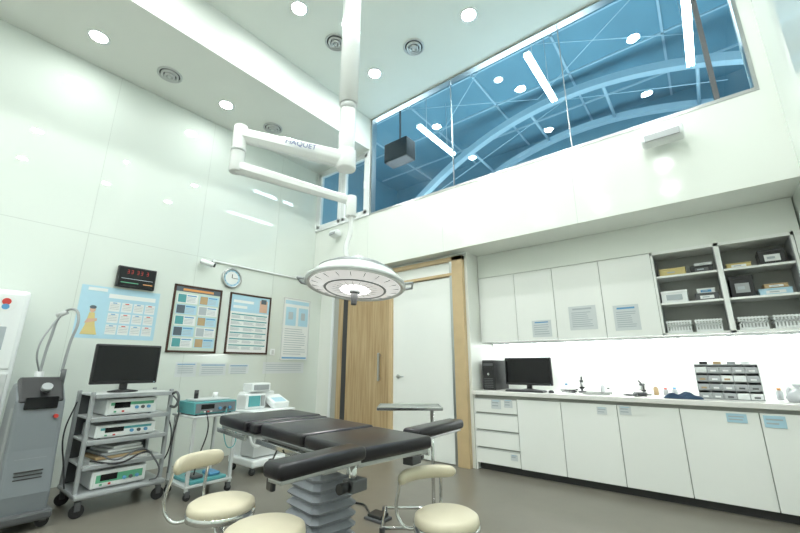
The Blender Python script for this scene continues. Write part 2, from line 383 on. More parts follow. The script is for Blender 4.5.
# ---------------------------------------------------------------- counter items
ZC=.876
g=grp('desktop_computer',(-2.22,4.78,ZC))
box('case',(-.085,-.2,.0),(.085,.2,.36),BLKP,g,.008);box('bezel',(-.08,-.212,.01),(.08,-.2,.35),BLKP,g,.006)
box('drive_slot',(-.065,-.216,.29),(.065,-.21,.32),DGR,g);box('drive_slot_2',(-.065,-.216,.24),(.065,-.21,.27),BLKP,g);cyl('power_button',(0,-.218,.19),(0,-.21,.19),.014,CHR,g)
for k in range(6): box('grill_%d'%k,(-.06,-.215,.03+k*.02),(.06,-.211,.038+k*.02),DGR,g)
def monitor(name,loc,rz,w,h,sh=.10):
    g=grp(name,loc,rz)
    lathe('foot',[(0,0),(.12,0),(.12,.008),(.05,.02),(0,.022)],BLKP,g,32)
    box('neck',(-.03,-.005,.01),(.03,.03,sh+.08),BLKP,g,.005)
    box('shell',(-w/2,-.02,sh),(w/2,.02,sh+h),BLKP,g,.01);box('back_bulge',(-w*.3,.015,sh+h*.15),(w*.3,.05,sh+h*.8),BLKP,g,.015)
    box('screen',(-w/2+.018,-.0225,sh+.03),(w/2-.018,-.02,sh+h-.018),SCR,g);box('power_led',(w/2-.03,-.023,sh+.008),(w/2-.02,-.02,sh+.014),LBL,g)
    return g
monitor('computer_monitor',(-1.80,4.80,ZC),0,.58,.33,.06)
g=grp('keyboard',(-1.74,4.52,ZC))
box('base',(-.22,-.07,0),(.22,.07,.018),BLKP,g,.004)
for r in range(4): box('key_row_%d'%r,(-.21,-.06+r*.031,.018),(.21,-.036+r*.031,.024),DGR,g,.002)
g=grp('computer_mouse',(-1.45,4.52,ZC));lathe('shell',[(0,.03),(.015,.028),(.028,.015),(.03,0),(0,0)],BLKP,g,20)
def microscope(x,y,s=1,rz=0,m=WHT):
    g=grp('microscope',(x,y,ZC),rz);g.scale=(s,s,s)
    box('foot',(-.07,-.09,0),(.07,.09,.025),m,g,.008);box('arm',(-.02,.045,.02),(.02,.08,.2),m,g,.01);box('head',(-.03,-.04,.18),(.03,.08,.225),m,g,.01)
    box('stage',(-.05,-.06,.09),(.05,.05,.10),BLKP,g,.003);cyl('objective',(0,-.02,.11),(0,-.02,.18),.014,STEEL,g);cyl('eyepiece',(0,.0,.22),(0,-.09,.28),.014,BLKP,g)
    cyl('focus_knob',(-.04,.06,.08),(.04,.06,.08),.018,BLKP,g)
microscope(-1.20,4.82,.6,.3,DGR);microscope(-.62,4.84,.5,-.4,DGR)
def bottle(x,y,h,m,cap=WHT,r=.022):
    g=grp('reagent_bottle',(x,y,ZC));lathe('body',[(0,0),(r,0),(r,h*.65),(r*.5,h*.8),(r*.5,h*.85),(0,h*.85)],m,g,20);cyl('cap',(0,0,h*.82),(0,0,h),r*.6,cap,g,seg=16)
for x,y,h,m,c in ((-1.38,4.86,.09,WHT,BLUE),(-1.0,4.88,.10,CLEARP,WHT),(-.93,4.80,.06,WHT,BLKP),(-.50,4.86,.10,TANB,WHT),(-.42,4.90,.07,GRY,RED),(-.34,4.86,.08,CLEARP,BLUE),(.42,4.85,.10,CLEARP,ORG),(.49,4.9,.12,CLEARP,WHT)): bottle(x,y,h,m,c)
g=grp('instrument_tray',(-1.0,4.60,ZC))
box('pan',(-.13,-.07,0),(.13,.07,.008),STEEL,g,.003)
for k,(s,a) in enumerate(((-.10,0),(-.03,.3),(.05,-.2))): cyl('tool_%d'%k,(s,-.05,.014),(s+a*.1+.05,.05,.014),.004,BLKP if k%2 else STEEL,g,seg=8)
for s,n in ((-1,'f'),(1,'b')): box('lip_'+n,(-.13,s*.07-.003,0),(.13,s*.07+.003,.02),STEEL,g)
g=grp('cable_coil',(-1.27,4.55,ZC));tube('wire',[(.07*math.cos(t*.7)*(1+.1*t/6),.04*math.sin(t*.7),.006+.002*t) for t in range(20)],.005,BLKP,g)
g=grp('handheld_drill',(-.60,4.56,ZC))
cyl('body',(-.06,0,.022),(.05,.0,.022),.02,DGR,g);cyl('chuck',(.05,0,.022),(.09,0,.022),.012,STEEL,g);box('grip',(-.06,-.08,.004),(-.025,.0,.034),DGR,g,.008)
tube('cord',[(-.045,-.07,.01),(-.1,-.05,.008),(-.16,.04,.008),(-.1,.10,.008),(.0,.12,.008)],.004,BLKP,g)
# drawer organizer rack
g=grp('small_parts_organizer',(.08,4.71,ZC))
W,H,DD=.44,.30,.2
box('back',(-W/2,DD/2-.005,0),(W/2,DD/2,H),GRY,g)
for k in range(5): box('shelf_%d'%k,(-W/2,-DD/2,H*k/4-(.004 if k==4 else 0)),(W/2,DD/2,H*k/4+.005),CLEARP,g)
for k in range(6):
    x=-W/2+W*k/5;box('divider_%d'%k,(x-.003,-DD/2,0),(x+.003,DD/2,H),CLEARP,g)
for r in range(4):
    for c in range(5):
        x=-W/2+W*(c+.5)/5;z=H*r/4+.006
        box('bin_%d%d'%(r,c),(x-.04,-DD/2-.006,z),(x+.04,DD/2-.02,z+.05),random.choice([CLEARP,CLEARP,GRY,WHT]),g,.003)
        box('bin_label_%d%d'%(r,c),(x-.02,-DD/2-.008,z+.01),(x+.02,-DD/2-.006,z+.025),random.choice([PAP,TANB,PAP,DGR]),g)
for k in range(4):
    box('top_item_%d'%k,(-.18+k*.1,-.05,H+.002),(-.12+k*.1,.04,H+.03),[BLKP,TANB,GRY,WHT][k],g,.004)
# blue cloth
bm=bmesh.new();bmesh.ops.create_grid(bm,x_segments=24,y_segments=16,size=1)
for v in bm.verts:
    x,y=v.co.x,v.co.y;e=max(0,1-max(abs(x),abs(y))**4)
    v.co=Vector((x*.14*(1+.08*math.sin(5*y)),y*.08*(1+.1*math.sin(4*x+1)),.004+e*(.035+.014*math.sin(6*x+2*y)+.01*math.sin(9*y-3*x))))
ob=mesh_ob('folded_navy_cloth',bm,NAVY,None,True);ob.location=(-.26,4.49,ZC)
g=grp('plastic_supply_bag',(.52,4.66,ZC))
lathe('bag',[(0,0),(.07,0),(.085,.03),(.07,.07),(.03,.10),(.012,.11),(.03,.14),(0,.14)],CLEARP,g,24);lathe('dark_pouch',[(0,0),(.05,0),(.055,.04),(.02,.07),(0,.07)],BLKP,g,20,(.13,-.03,0))
g=grp('wall_outlet');
box('plate',(-1.35,YA-.012,1.12),(-1.27,YA,1.2),WHT,g,.003);box('socket',(-1.33,YA-.015,1.14),(-1.29,YA-.012,1.18),LGR,g)

# ---------------------------------------------------------------- speakers on the bulkhead
def speaker(x,z,w=.34,h=.13):
    g=grp('wall_speaker',(x,YK,z),0)
    box('bracket',(-.03,-.05,-.02),(.03,0,.02),WHT,g);b=box('body',(-w/2,-.17,-h/2),(w/2,-.04,h/2),WHT,g,.03,rot=(-.25,0,0),seg=3)
    box('grille',(-w/2+.03,-.182,-h/2+.01),(w/2-.03,-.17,h/2-.04),GRY,g,.01,rot=(-.25,0,0))
speaker(-.04,3.30);speaker(-4.66,3.33,.2,.10)

# ---------------------------------------------------------------- left wall pieces (plane x=XL facing +X, u axis = +Y)
XW=XL
def wrects(name,items,parent=None,off=.0015,x=XW): return rects(name,(x,0,0),(0,1,0),(0,0,1),(1,0,0),items,parent,off)
def wframe(name,y0,z0,y1,z1,fm,t=.025,d=.02):
    g=grp(name)
    box('backing',(XW,y0,z0),(XW+d*.5,y1,z1),PAP,g)
    for n,lo,hi in (('l',(y0,z0),(y0+t,z1)),('r',(y1-t,z0),(y1,z1)),('b',(y0,z0),(y1,z0+t)),('t',(y0,z1-t),(y1,z1))):
        box('frame_'+n,(XW,lo[0],lo[1]),(XW+d,hi[0],hi[1]),fm,g,.003)
    return g
# poster 1
g=wframe('framed_chart_poster',1.97,1.33,2.60,2.20,BROWN)
it=[(1.995,1.355,2.575,2.175,PGRN,0),(1.995,2.11,2.575,2.175,PDRK,1),(2.08,2.125,2.48,2.155,ORG,2)]
for r in range(5):
    z=2.085-r*.142
    for c in range(2):
        y=2.02+c*.28;it+=[(y,z-.125,y+.26,z,LBL if (r+c)%2 else PAP,1),(y+.01,z-.115,y+.11,z-.01,[TEAL,TANB,PDRK,PAPG][(r*2+c)%4],2),(y+.12,z-.03,y+.24,z-.015,BLUE,2)]
        it+=[(y+.12,z-.05-k*.018,y+.23,z-.044-k*.018,PAPG,2) for k in range(4)]
wrects('print',it,g,.001,XW+.011)
g=wframe('framed_chart_poster',2.72,1.33,3.39,2.20,BROWN)
it=[(2.745,1.355,3.365,2.175,PAP,0),(2.745,1.93,3.365,2.175,LBL,1),(3.20,1.95,3.33,2.13,SKIN,2),(3.22,2.08,3.31,2.15,PDRK,3),(2.78,2.06,3.1,2.10,PAP,2),(2.78,1.98,3.0,2.02,PAP,2)]
for r in range(6):
    z=1.90-r*.088;it.append((2.77,z-.016,3.34,z,TEAL,1))
    for c in range(3): 
        y=2.77+c*.195;it+=[(y,z-.035-k*.014,y+.17*random.uniform(.7,1),z-.028-k*.014,PAPG,1) for k in range(3)]
wrects('print',it,g,.001,XW+.011)
g=wframe('wall_chart',3.63,1.25,4.16,2.25,LGR,.012,.012)
it=[(3.645,1.265,4.145,2.235,PAP,0),(3.66,2.15,4.13,2.21,LBL,1),(3.68,1.80,3.88,2.10,LBL,1),(3.93,1.80,4.12,2.10,LBL,1)]
for r in range(12): it.append((3.68,1.74-r*.036,4.11-.1*random.random(),1.75-r*.036,PAPG,1))
it+=[(3.73,1.9,3.82,2.02,PAPG,2),(3.98,1.9,4.06,2.02,PAPG,2),(3.66,1.275,4.13,1.30,BLUE,1)]
wrects('print',it,g,.001,XW+.007)
# large blue calendar
g=grp('wall_calendar')
it=[(1.04,1.46,1.82,2.04,LBL,1),(1.10,1.985,1.28,2.02,PAP,3),(1.30,1.92,1.78,1.97,PAP,2)]
for r in range(3):
    for c in range(4):
        y=1.32+c*.12;z=1.88-r*.13;it.append((y,z-.11,y+.105,z,PAP,2))
        it+=[(y+.008,z-.03-k*.018,y+.095,z-.025-k*.018,PAPG,3) for k in range(4)];it.append((y+.03,z-.018,y+.07,z-.008,RED if c%2 else BLUE,3))
wrects('print',it,g)
# printed figure in a long robe, on the same sheet
bm=bmesh.new()
for pts,mi in (([(1.10,1.50),(1.25,1.50),(1.22,1.60),(1.205,1.70),(1.20,1.74),(1.15,1.74),(1.145,1.70),(1.13,1.60)],0),([(1.12,1.62),(1.23,1.65),(1.23,1.68),(1.14,1.67)],1),([(1.175+.028*math.cos(t*math.pi/6),1.775+.036*math.sin(t*math.pi/6)) for t in range(12)],1),([(1.175+.032*math.cos(t*math.pi/6),1.80+.02*math.sin(t*math.pi/6)) for t in range(12)],2)):
    f=bm.faces.new([bm.verts.new((XW+.005+.0005*mi,y,z)) for y,z in pts]);f.material_index=mi
mesh_ob('printed_figure',bm,[YEL,SKIN,PDRK],g)
# LED clock
g=grp('digital_wall_clock')
box('case',(XW,1.33,2.06),(XW+.05,1.73,2.31),BLKP,g,.008);box('face',(XW+.05,1.345,2.075),(XW+.053,1.715,2.295),SCR,g)
it=[]
for k,y in enumerate((1.42,1.46,1.52,1.56,1.62)):
    for a in (2.225,2.245,2.265): it.append((y,a,y+.02,a+.004,REDLED,1))
    it.append((y+.017,2.225,y+.021,2.269,REDLED,1))
it+=[(1.37,2.16,1.70,2.166,PAPG,1),(1.37,2.11,1.55,2.12,GRN,1),(1.6,2.11,1.70,2.12,ORG,1)]
wrects('digits',it,g,.001,XW+.0535)
# round clock
g=grp('wall_clock',(XW+.001,2.71,2.40));g.rotation_euler=(0,math.pi/2,0)
lathe('rim',[(.14,0),(.15,.015),(.145,.035),(.125,.04),(.12,.02),(.12,0)],STEEL,g,48);cyl('dial',(0,0,0),(0,0,.02),.121,LBL,g,seg=48)
cyl('dial_center',(0,0,.02),(0,0,.022),.095,PAP,g,seg=48)
box('hour_hand',(-.055,-.005,.024),(0,.005,.027),BLKP,g);box('minute_hand',(-.003,0,.027),(.003,.09,.029),BLKP,g)
for k in range(12):
    a=k*math.pi/6;cyl('tick_%d'%k,(.107*math.cos(a),.107*math.sin(a),.02),(.107*math.cos(a),.107*math.sin(a),.024),.006,BLUE,g,seg=10)
# security camera
g=grp('security_camera');cyl('mount',(XW,2.27,2.56),(XW+.06,2.27,2.55),.03,WHT,g);cyl('body',(XW+.06,2.23,2.55),(XW+.15,2.37,2.50),.035,WHT,g,bv=.006);cyl('lens',(XW+.145,2.365,2.505),(XW+.158,2.385,2.498),.028,SCR,g)
g=grp('wall_conduit_rail');box('rail',(XW,2.42,2.585),(XW+.03,4.15,2.61),WHT,g,.004);cyl('end_cap',(XW,2.42,2.597),(XW+.035,2.42,2.597),.02,WHT,g)
# papers below the posters
for (y0,z0,y1,z1) in ((2.12,1.03,2.38,1.21),(2.42,1.04,2.78,1.20),(2.82,1.06,3.12,1.19)):
    wrects('wall_notice_paper',[(y0,z0,y1,z1,PAPN,1),(y0+.02,z1-.03,y1-.02,z1-.02,BLUE,2)]+[(y0+.03,z1-.06-k*.025,y1-.04,z1-.052-k*.025,PAPG,2) for k in range(4)])
wrects('wall_notice_paper',[(3.35,1.05,4.1,1.22,PAPN,1)]+[(3.40,1.18-k*.03,4.05,1.188-k*.03,PAPG,2) for k in range(4)])
g=grp('wall_switch_plate');box('plate',(XW,3.45,1.32),(XW+.01,3.53,1.42),WHT,g,.003);box('rocker',(XW+.01,3.47,1.34),(XW+.016,3.51,1.40),LGR,g,.002)

# ---------------------------------------------------------------- surgical lamp with ceiling pole
g=grp('surgical_light')
PX,PY=-2.21,2.03
cyl('ceiling_flange',(PX,PY,ZU-.05),(PX,PY,ZU),.17,ENAM,g,seg=48,bv=.01)
cyl('pole_sleeve',(PX,PY,3.45),(PX,PY,ZU-.04),.085,ENAM,g,seg=48)
cyl('pole_neck',(PX,PY,3.38),(PX,PY,3.46),.07,LGR,g,seg=48)
cyl('pole_lower',(PX,PY,2.86),(PX,PY,3.40),.07,ENAM,g,seg=48,bv=.008)
cyl('pole_joint',(PX,PY,2.80),(PX,PY,2.98),.085,ENAM,g,seg=48,bv=.012)
E=Vector((-2.74,1.34,0));A=Vector((PX,PY,0))
def arm(name,a,b,w0,h0,w1,h1,m):
    a=Vector(a);b=Vector(b);d=(b-a);t=d.normalized();s=Vector((-t.y,t.x,0)).normalized();u=s.cross(t)*-1
    bm=bmesh.new();R=[]
    for p,w,h in ((a,w0,h0),(a+d*.5,(w0*.55+w1*.45),(h0*.6+h1*.4)),(b,w1,h1)):
        R.append([bm.verts.new(p+s*(w/2*math.cos(q))*1.1+u*(h/2*math.sin(q))*1.1) for q in [math.pi/4*k+math.pi/8 for k in range(8)]])
    for x,y in zip(R,R[1:]):
        for k in range(8): bm.faces.new((x[k],x[(k+1)%8],y[(k+1)%8],y[k]))
    bm.faces.new(R[0]);bm.faces.new(R[-1]);bmesh.ops.recalc_face_normals(bm,faces=bm.faces)
    return bevel(mesh_ob(name,bm,m,g),.012,3)
arm('upper_arm',(PX,PY,2.89),(E.x,E.y,3.0),.13,.15,.10,.12,ENAM)
cyl('elbow_post',(E.x,E.y,2.66),(E.x,E.y,3.08),.055,ENAM,g,seg=32,bv=.012)
cyl('elbow_ring',(E.x,E.y,2.84),(E.x,E.y,2.87),.058,LGR,g,seg=32)
L2=Vector((-2.12,2.02,2.46))
arm('lower_arm',(E.x,E.y,2.71),(L2.x,L2.y,L2.z+.02),.09,.11,.06,.07,ENAM)
cyl('swivel',(L2.x,L2.y,2.34),(L2.x,L2.y,2.52),.045,ENAM,g,seg=32,bv=.008)
tube('down_tube',[(L2.x,L2.y,2.38),(L2.x,L2.y,2.22),(L2.x-.02,L2.y-.02,2.05),(L2.x-.0,L2.y+.02,1.94)],.02,ENAM,g)
def txt(body,size,loc,rot,m,parent,name='lettering'):
    cu=bpy.data.curves.new(name,'FONT');cu.body=body;cu.size=size;cu.extrude=.001;cu.align_x='CENTER';cu.align_y='CENTER';cu.materials.append(m)
    o=link(bpy.data.objects.new(name,cu),parent);o.location=loc;o.rotation_euler=rot;return o
mid=A*.56+E*.44;ang=math.atan2(A.y-E.y,A.x-E.x);nrm=Vector((math.sin(ang),-math.cos(ang),0))
t=txt('MAQUET',.062,(mid+Vector((0,0,2.938))+nrm*.082),(math.pi/2,0,0),NAVYP,g);t.rotation_euler=(math.pi/2,math.radians(7),ang)
# lamp head
h=bpy.data.objects.new('lamp_head',None);link(h,g);h.location=(-2.10,2.08,1.80)
h.rotation_euler=(math.radians(-7),math.radians(3),math.radians(38.5))
R0=.385
lathe('dome_shell',[(0,.17),(.06,.168),(.14,.155),(.22,.128),(.30,.085),(.35,.038),(R0-.005,-.015),(R0+.004,-.03),(R0-.006,-.04),(.355,-.03),(.35,-.02),(.30,.05),(.2,.09),(0,.1)],ENAM,h,64)
lathe('rim_band',[(R0-.01,-.035),(R0+.008,-.028),(R0+.01,-.005),(R0-.004,.0)],LGR,h,64)
for k,(r,z) in enumerate(((.23,.124),(.31,.078))): lathe('dome_groove_%d'%k,[(r-.006,z+.003),(r,z+.006),(r+.006,z-.002)],GRY,h,64)
lathe('diffuser',[(.352,-.03),(.25,-.052),(.12,-.06),(.07,-.06)],LAMPG,h,64)
lathe('core',[(.11,-.064),(.06,-.068),(.05,-.066)],LAMPC,h,48)
cyl('center_hub',(0,0,-.085),(0,0,-.05),.045,GRY,h,seg=32);cyl('sterile_handle',(0,0,-.18),(0,0,-.08),.022,DGR,h,r2=.03,seg=24,bv=.005)
for k in range(20):
    a=k*math.pi/10;cyl('rib_%d'%k,(.11*math.cos(a),.11*math.sin(a),-.0625),(.34*math.cos(a),.34*math.sin(a),-.036),.003,GRY,h,seg=8)
lathe('lens_ring',[(.225,-.058),(.235,-.064),(.245,-.056)],GRY,h,64)
lathe('cap',[(0,.22),(.05,.215),(.07,.19),(.08,.155),(0,.15)],ENAM,h,32)
for k,a in enumerate((math.pi,0)):
    ca_,sa_=math.cos(a),math.sin(a)
    tube('side_handle_%d'%k,[(R0*ca_,-.07,-.01),((R0+.06)*ca_,-.06,0),((R0+.06)*ca_,.06,0),(R0*ca_,.07,-.01)],.011,GRY,h,False)
ld=bpy.data.lights.new('lamp_beam','SPOT');ld.energy=35;ld.spot_size=math.radians(75);ld.spot_blend=.6;ld.shadow_soft_size=.15;ld.color=(1,.98,.98)
lo=link(bpy.data.objects.new('lamp_beam',ld),h);lo.location=(0,0,-.2)

# ---------------------------------------------------------------- operating table
BR=math.radians(-8);BX,BY=-2.06,1.72
B=grp('operating_table',(BX,BY,0),BR)
def toB(x,y):
    dx,dy=x-BX,y-BY;return dx*math.cos(BR)+dy*math.sin(BR),-dx*math.sin(BR)+dy*math.cos(BR)
def pad(name,x0,x1,y0,y1,z0,z1,rot=None,m=BLK): return box(name,(x0,y0,z0),(x1,y1,z1),m,B,.022,rot,4)
pad('pad_leg',-.87,-.40,-.30,.30,.74,.81);pad('pad_leg_front',-.39,-.27,-.28,.28,.74,.805)
pad('pad_seat',-.245,.28,-.26,.26,.735,.805);pad('pad_back',.29,.78,-.255,.255,.735,.80)
box('plate_leg',(-.85,-.28,.722),(-.27,.28,.74),STEEL,B,.005);box('plate_main',(-.25,-.24,.715),(.76,.24,.735),STEEL,B,.005)
for s in (-1,1):
    box('side_rail_%d'%(s+1),(-.25,s*.275-.006,.69),(.73,s*.275+.006,.72),CHR,B,.003);box('side_rail_leg_%d'%(s+1),(-.83,s*.315-.006,.70),(-.32,s*.315+.006,.73),CHR,B,.003)
    for k,x in enumerate((-.2,.25,.7)): box('rail_standoff_%d%d'%(s+1,k),(x-.015,min(s*.23,s*.275),.695),(x+.015,max(s*.23,s*.275),.715),STEEL,B)
    for k,x in enumerate((-.77,-.4)): box('leg_standoff_%d%d'%(s+1,k),(x-.015,min(s*.27,s*.315),.705),(x+.015,max(s*.27,s*.315),.725),STEEL,B)
box('cross_frame',(-.25,-.20,.66),(.50,.20,.715),DGR,B,.01);box('saddle',(-.06,-.18,.60),(.38,.18,.67),LGR,B,.02)
# bellows
bm=bmesh.new();R=[];n=9;zt=.60;zb_=.12;cx=.18
for k in range(2*n+1):
    z=zb_+(zt-zb_)*k/(2*n);e=.0 if k%2 else -.03
    hx,hy=.165+e,.15+e;ring=[]
    for (sx,sy) in ((1,1),(-1,1),(-1,-1),(1,-1)):
        pts=[(sx*hx,sy*(hy-.03)),(sx*(hx-.03),sy*hy)]
        if sx*sy<0: pts.reverse()
        ring+=[bm.verts.new((cx+a,b-.05,z)) for a,b in pts]
    R.append(ring)
for a,b in zip(R,R[1:]):
    for k in range(8): bm.faces.new((a[k],a[(k+1)%8],b[(k+1)%8],b[k]))
bmesh.ops.recalc_face_normals(bm,faces=bm.faces);mesh_ob('bellows',bm,BEL,B)
box('base_foot',(-.33,-.24,.03),(.5,.18,.12),LGR,B,.03,None,3)
for k,(x,y) in enumerate(((-.26,-.18),(-.26,.12),(.43,-.18),(.43,.12))): cyl('foot_%d'%k,(x,y,0),(x,y,.04),.035,BLKP,B)
# arm boards
def armboard(name,p0,p1,w,z):
    a=Vector(toB(*p0));b=Vector(toB(*p1));d=b-a;Lh=d.length
    e=bpy.data.objects.new(name,None);link(e,B);e.location=(a.x,a.y,z);e.rotation_euler=(0,0,math.atan2(d.y,d.x)-math.pi/2)
    box('pad',(-w/2,0,.0),(w/2,Lh,.06),BLK,e,.022,None,4);box('plate',(-w/2+.02,.02,-.015),(w/2-.02,Lh-.02,0),STEEL,e,.004)
    cyl('clamp_post',(0,.03,-.11),(0,.03,-.01),.018,CHR,e);box('clamp_block',(-.035,-.03,-.13),(.035,.06,-.08),DGR,e,.006)
    cyl('clamp_knob',(0,.06,-.105),(0,.11,-.105),.022,BLKP,e)
armboard('arm_board_near',(-1.335,1.37),(-1.34,.915),.125,.76);armboard('arm_board_far',(-1.45,1.92),(-1.47,2.48),.13,.75)
box('hanging_controller',(.05,-.335,.50),(.12,-.305,.66),BLKP,B,.01);tube('controller_cord',[(.085,-.32,.66),(.085,-.30,.70)],.005,BLKP,B)
# ---------------------------------------------------------------- mayo tray
g=grp('instrument_stand',(-1.97,2.60,0),math.radians(38))
box('tray',(-.25,-.16,.835),(.25,.16,.843),STEEL,g,.003)
for n,lo,hi in (('f',(-.25,-.165),(.25,-.155)),('b',(-.25,.155),(.25,.165)),('l',(-.255,-.16),(-.245,.16)),('r',(.245,-.16),(.255,.16))): box('lip_'+n,(lo[0],lo[1],.835),(hi[0],hi[1],.858),CHR,g,.002)
cyl('post',(.18,.0,.05),(.18,.0,.835),.014,CHR,g)
tube('foot_loop',[(.18,0,.05),(.18,-.2,.06),(-.2,-.2,.06),(-.2,.2,.06),(.18,.2,.06)],.012,CHR,g,False,True)
for k,(x,y) in enumerate(((.18,-.2),(-.2,-.2),(-.2,.2),(.18,.2))): caster(g,x,y,.025,'caster_%d'%k)

# ---------------------------------------------------------------- stools
def stool(x,y,r,zs=.47,back=None,zb=.66,sp=50,ph=.045):
    g=grp('surgeon_stool',(x,y,0))
    lathe('cushion',[(0,zs),(r*.85,zs),(r*.97,zs-.012),(r,zs-.035),(r*.97,zs-.06),(0,zs-.06)],CREAM,g,48)
    lathe('seat_band',[(r*.99,zs-.045),(r*1.02,zs-.05),(r*1.02,zs-.075),(r*.9,zs-.08),(0,zs-.08)],CHR,g,48)
    cyl('column',(0,0,.10),(0,0,zs-.08),.024,CHR,g);cyl('sleeve',(0,0,.08),(0,0,.22),.035,BLKP,g)
    for k in range(5):
        a=k*2*math.pi/5+.3;ex,ey=.22*math.cos(a),.22*math.sin(a)
        tube('leg_%d'%k,[(.02*math.cos(a),.02*math.sin(a),.12),(ex*.6,ey*.6,.10),(ex,ey,.075)],.014,CHR,g)
        cyl('caster_%d'%k,(ex-.012,ey,.027),(ex+.012,ey,.027),.027,BLKP,g,seg=20);cyl('caster_stem_%d'%k,(ex,ey,.03),(ex,ey,.08),.008,CHR,g,seg=12)
    tube('foot_ring',[(.16*math.cos(t*math.pi/4),.16*math.sin(t*math.pi/4),.20) for t in range(8)],.009,CHR,g,True,True)
    for k in range(3):
        a=k*2*math.pi/3;cyl('ring_spoke_%d'%k,(.03*math.cos(a),.03*math.sin(a),.20),(.16*math.cos(a),.16*math.sin(a),.20),.006,CHR,g,seg=10)
    if back is not None:
        a0=math.radians(back);br=r+.07;span=math.radians(sp)
        bm=bmesh.new();R=[];N=24
        for i in range(N+1):
            t=-1+2*i/N;a=a0+t*span;s=.3+.7*math.sqrt(max(0,1-abs(t)**6))
            R.append([bm.verts.new(((br+.025*s*math.cos(q))*math.cos(a),(br+.025*s*math.cos(q))*math.sin(a),zb+ph*s*math.sin(q))) for q in [2*math.pi*j/14 for j in range(14)]])
        for p,q in zip(R,R[1:]):
            for k in range(14): bm.faces.new((p[k],p[(k+1)%14],q[(k+1)%14],q[k]))
        bm.faces.new(R[0]);bm.faces.new(R[-1]);bmesh.ops.recalc_face_normals(bm,faces=bm.faces)
        mesh_ob('back_pad',bm,CREAM,g,True)
        for s in (-.6,.6):
            a=a0+s*span
            tube('back_bracket_%d'%(s>0),[((r-.06)*math.cos(a),(r-.06)*math.sin(a),zs-.085),((br+.03)*math.cos(a),(br+.03)*math.sin(a),zs-.09),((br+.035)*math.cos(a),(br+.035)*math.sin(a),zb)],.009,CHR,g)
    return g
stool(-2.19,1.21,.170,.47,197,.64,42);stool(-1.70,1.16,.18,.47);stool(-1.14,1.80,.16,.47,158,.60,50,.033)

# ---------------------------------------------------------------- endoscopy cart with monitor
g=grp('equipment_cart',(-4.38,1.36,0))
def shelf(z,d0=-.24,d1=.24,w=.30):
    box('shelf_%03d'%int(z*100),(d0,-w,z-.02),(d1,w,z),LGR,g,.006);box('shelf_lip_%03d'%int(z*100),(d1-.01,-w,z-.035),(d1+.006,w,z),GRY,g,.004)
for z in (.93,.74,.56,.37): shelf(z)
box('base_tray',(-.27,-.33,.13),(.29,.33,.17),GRY,g,.015)
for sx in (-.22,.20):
    for sy in (-.31,.31): box('upright_%d%d'%(sx>0,sy>0),(sx-.02,sy-.015,.16),(sx+.02,sy+.015,.95),GRY,g,.006)
for sx in (-.22,.25):
    for k,sy in enumerate((-.29,.29)): caster(g,sx,sy,.05,'caster_%d%d'%(sx>0,k))
tube('push_handle',[(.2,.31,.90),(.30,.33,.91),(.30,.33,.80),(.2,.31,.79)],.012,DGR,g)
box('back_panel',(-.24,-.30,.17),(-.23,.30,.93),DGR,g)
def device(name,x,y,z,w,h,d,m,pm,parent,knobs=3,rz=0):
    e=grp(name,(x,y,z),rz)if parent is None else bpy.data.objects.new(name,None)
    if parent is not None: link(e,parent);e.location=(x,y,z);e.rotation_euler=(0,0,rz)
    box('case',(-d/2,-w/2,.008),(d/2,w/2,h),m,e,.008);box('front_panel',(d/2,-w/2+.015,.02),(d/2+.006,w/2-.015,h-.015),pm,e,.003)
    box('display',(d/2+.006,-w*.35,h*.45),(d/2+.009,-w*.05,h*.8),SCR,e)
    for k in range(knobs): cyl('knob_%d'%k,(d/2+.005,w*(.08+.12*k),h*.45),(d/2+.022,w*(.08+.12*k),h*.45),.014,DGR if k%2 else BLUE,e,seg=20)
    for k in range(4): box('button_%d'%k,(d/2+.006,-w*.35+k*.03,h*.2),(d/2+.011,-w*.35+k*.03+.018,h*.3),[GRN,PAP,RED,PAP][k],e)
    for sx in (-1,1):
        for sy in (-1,1): cyl('foot_%d%d'%(sx>0,sy>0),(sx*d*.4,sy*w*.4,0),(sx*d*.4,sy*w*.4,.01),.012,BLKP,e,seg=12)
    return e
def stripe(e,w,h,d,m): box('colour_stripe',(d/2+.0065,-w*.42,h*.62),(d/2+.0085,w*.42,h*.80),m,e)
e=device('light_source_unit',0,.0,.741,.40,.14,.38,WHT,PAP,g);stripe(e,.40,.14,.38,GRN)
e=device('camera_control_unit',.01,-.02,.561,.46,.11,.38,WHT,PAP,g);stripe(e,.46,.11,.38,TEAL)
e=device('insufflator_unit',.02,-.02,.171,.40,.14,.40,WHT,PAP,g);box('green_band',(.2065,-.17,.05),(.2085,.17,.11),GRN,e)
for k in range(5): box('stacked_tray_%d'%k,(-.15+.01*k,-.25+.03*k,.372+.025*k),(.2,.18-.02*k,.392+.025*k),[PAP,TANB,GRY,PAP,WHT][k],g,.004,(0,0,.05*k))
tube('loose_cable_a',[(.24,-.2,.45),(.30,-.1,.40),(.28,.1,.45),(.26,.2,.38),(.3,.25,.2),(.27,.2,.18)],.007,DGR,g)
tube('loose_cable_b',[(-.2,-.32,.85),(-.15,-.38,.6),(0,-.37,.35),(.1,-.36,.2)],.006,BLKP,g)
tube('loose_cable_c',[(.15,.33,.7),(.2,.36,.55),(.22,.35,.4),(.1,.34,.25)],.006,BLKP,g)
tube('loose_cable_d',[(.2,-.25,.40),(.26,-.05,.36),(.27,.12,.42),(.22,.2,.40)],.008,BLKP,g)
tube('loose_cable_e',[(.1,.33,.92),(.25,.37,.8),(.2,.38,.5),(.24,.36,.2)],.007,DGR,g)
monitor('medical_monitor',(-4.38,1.32,.933),math.radians(90),.54,.36,.07)
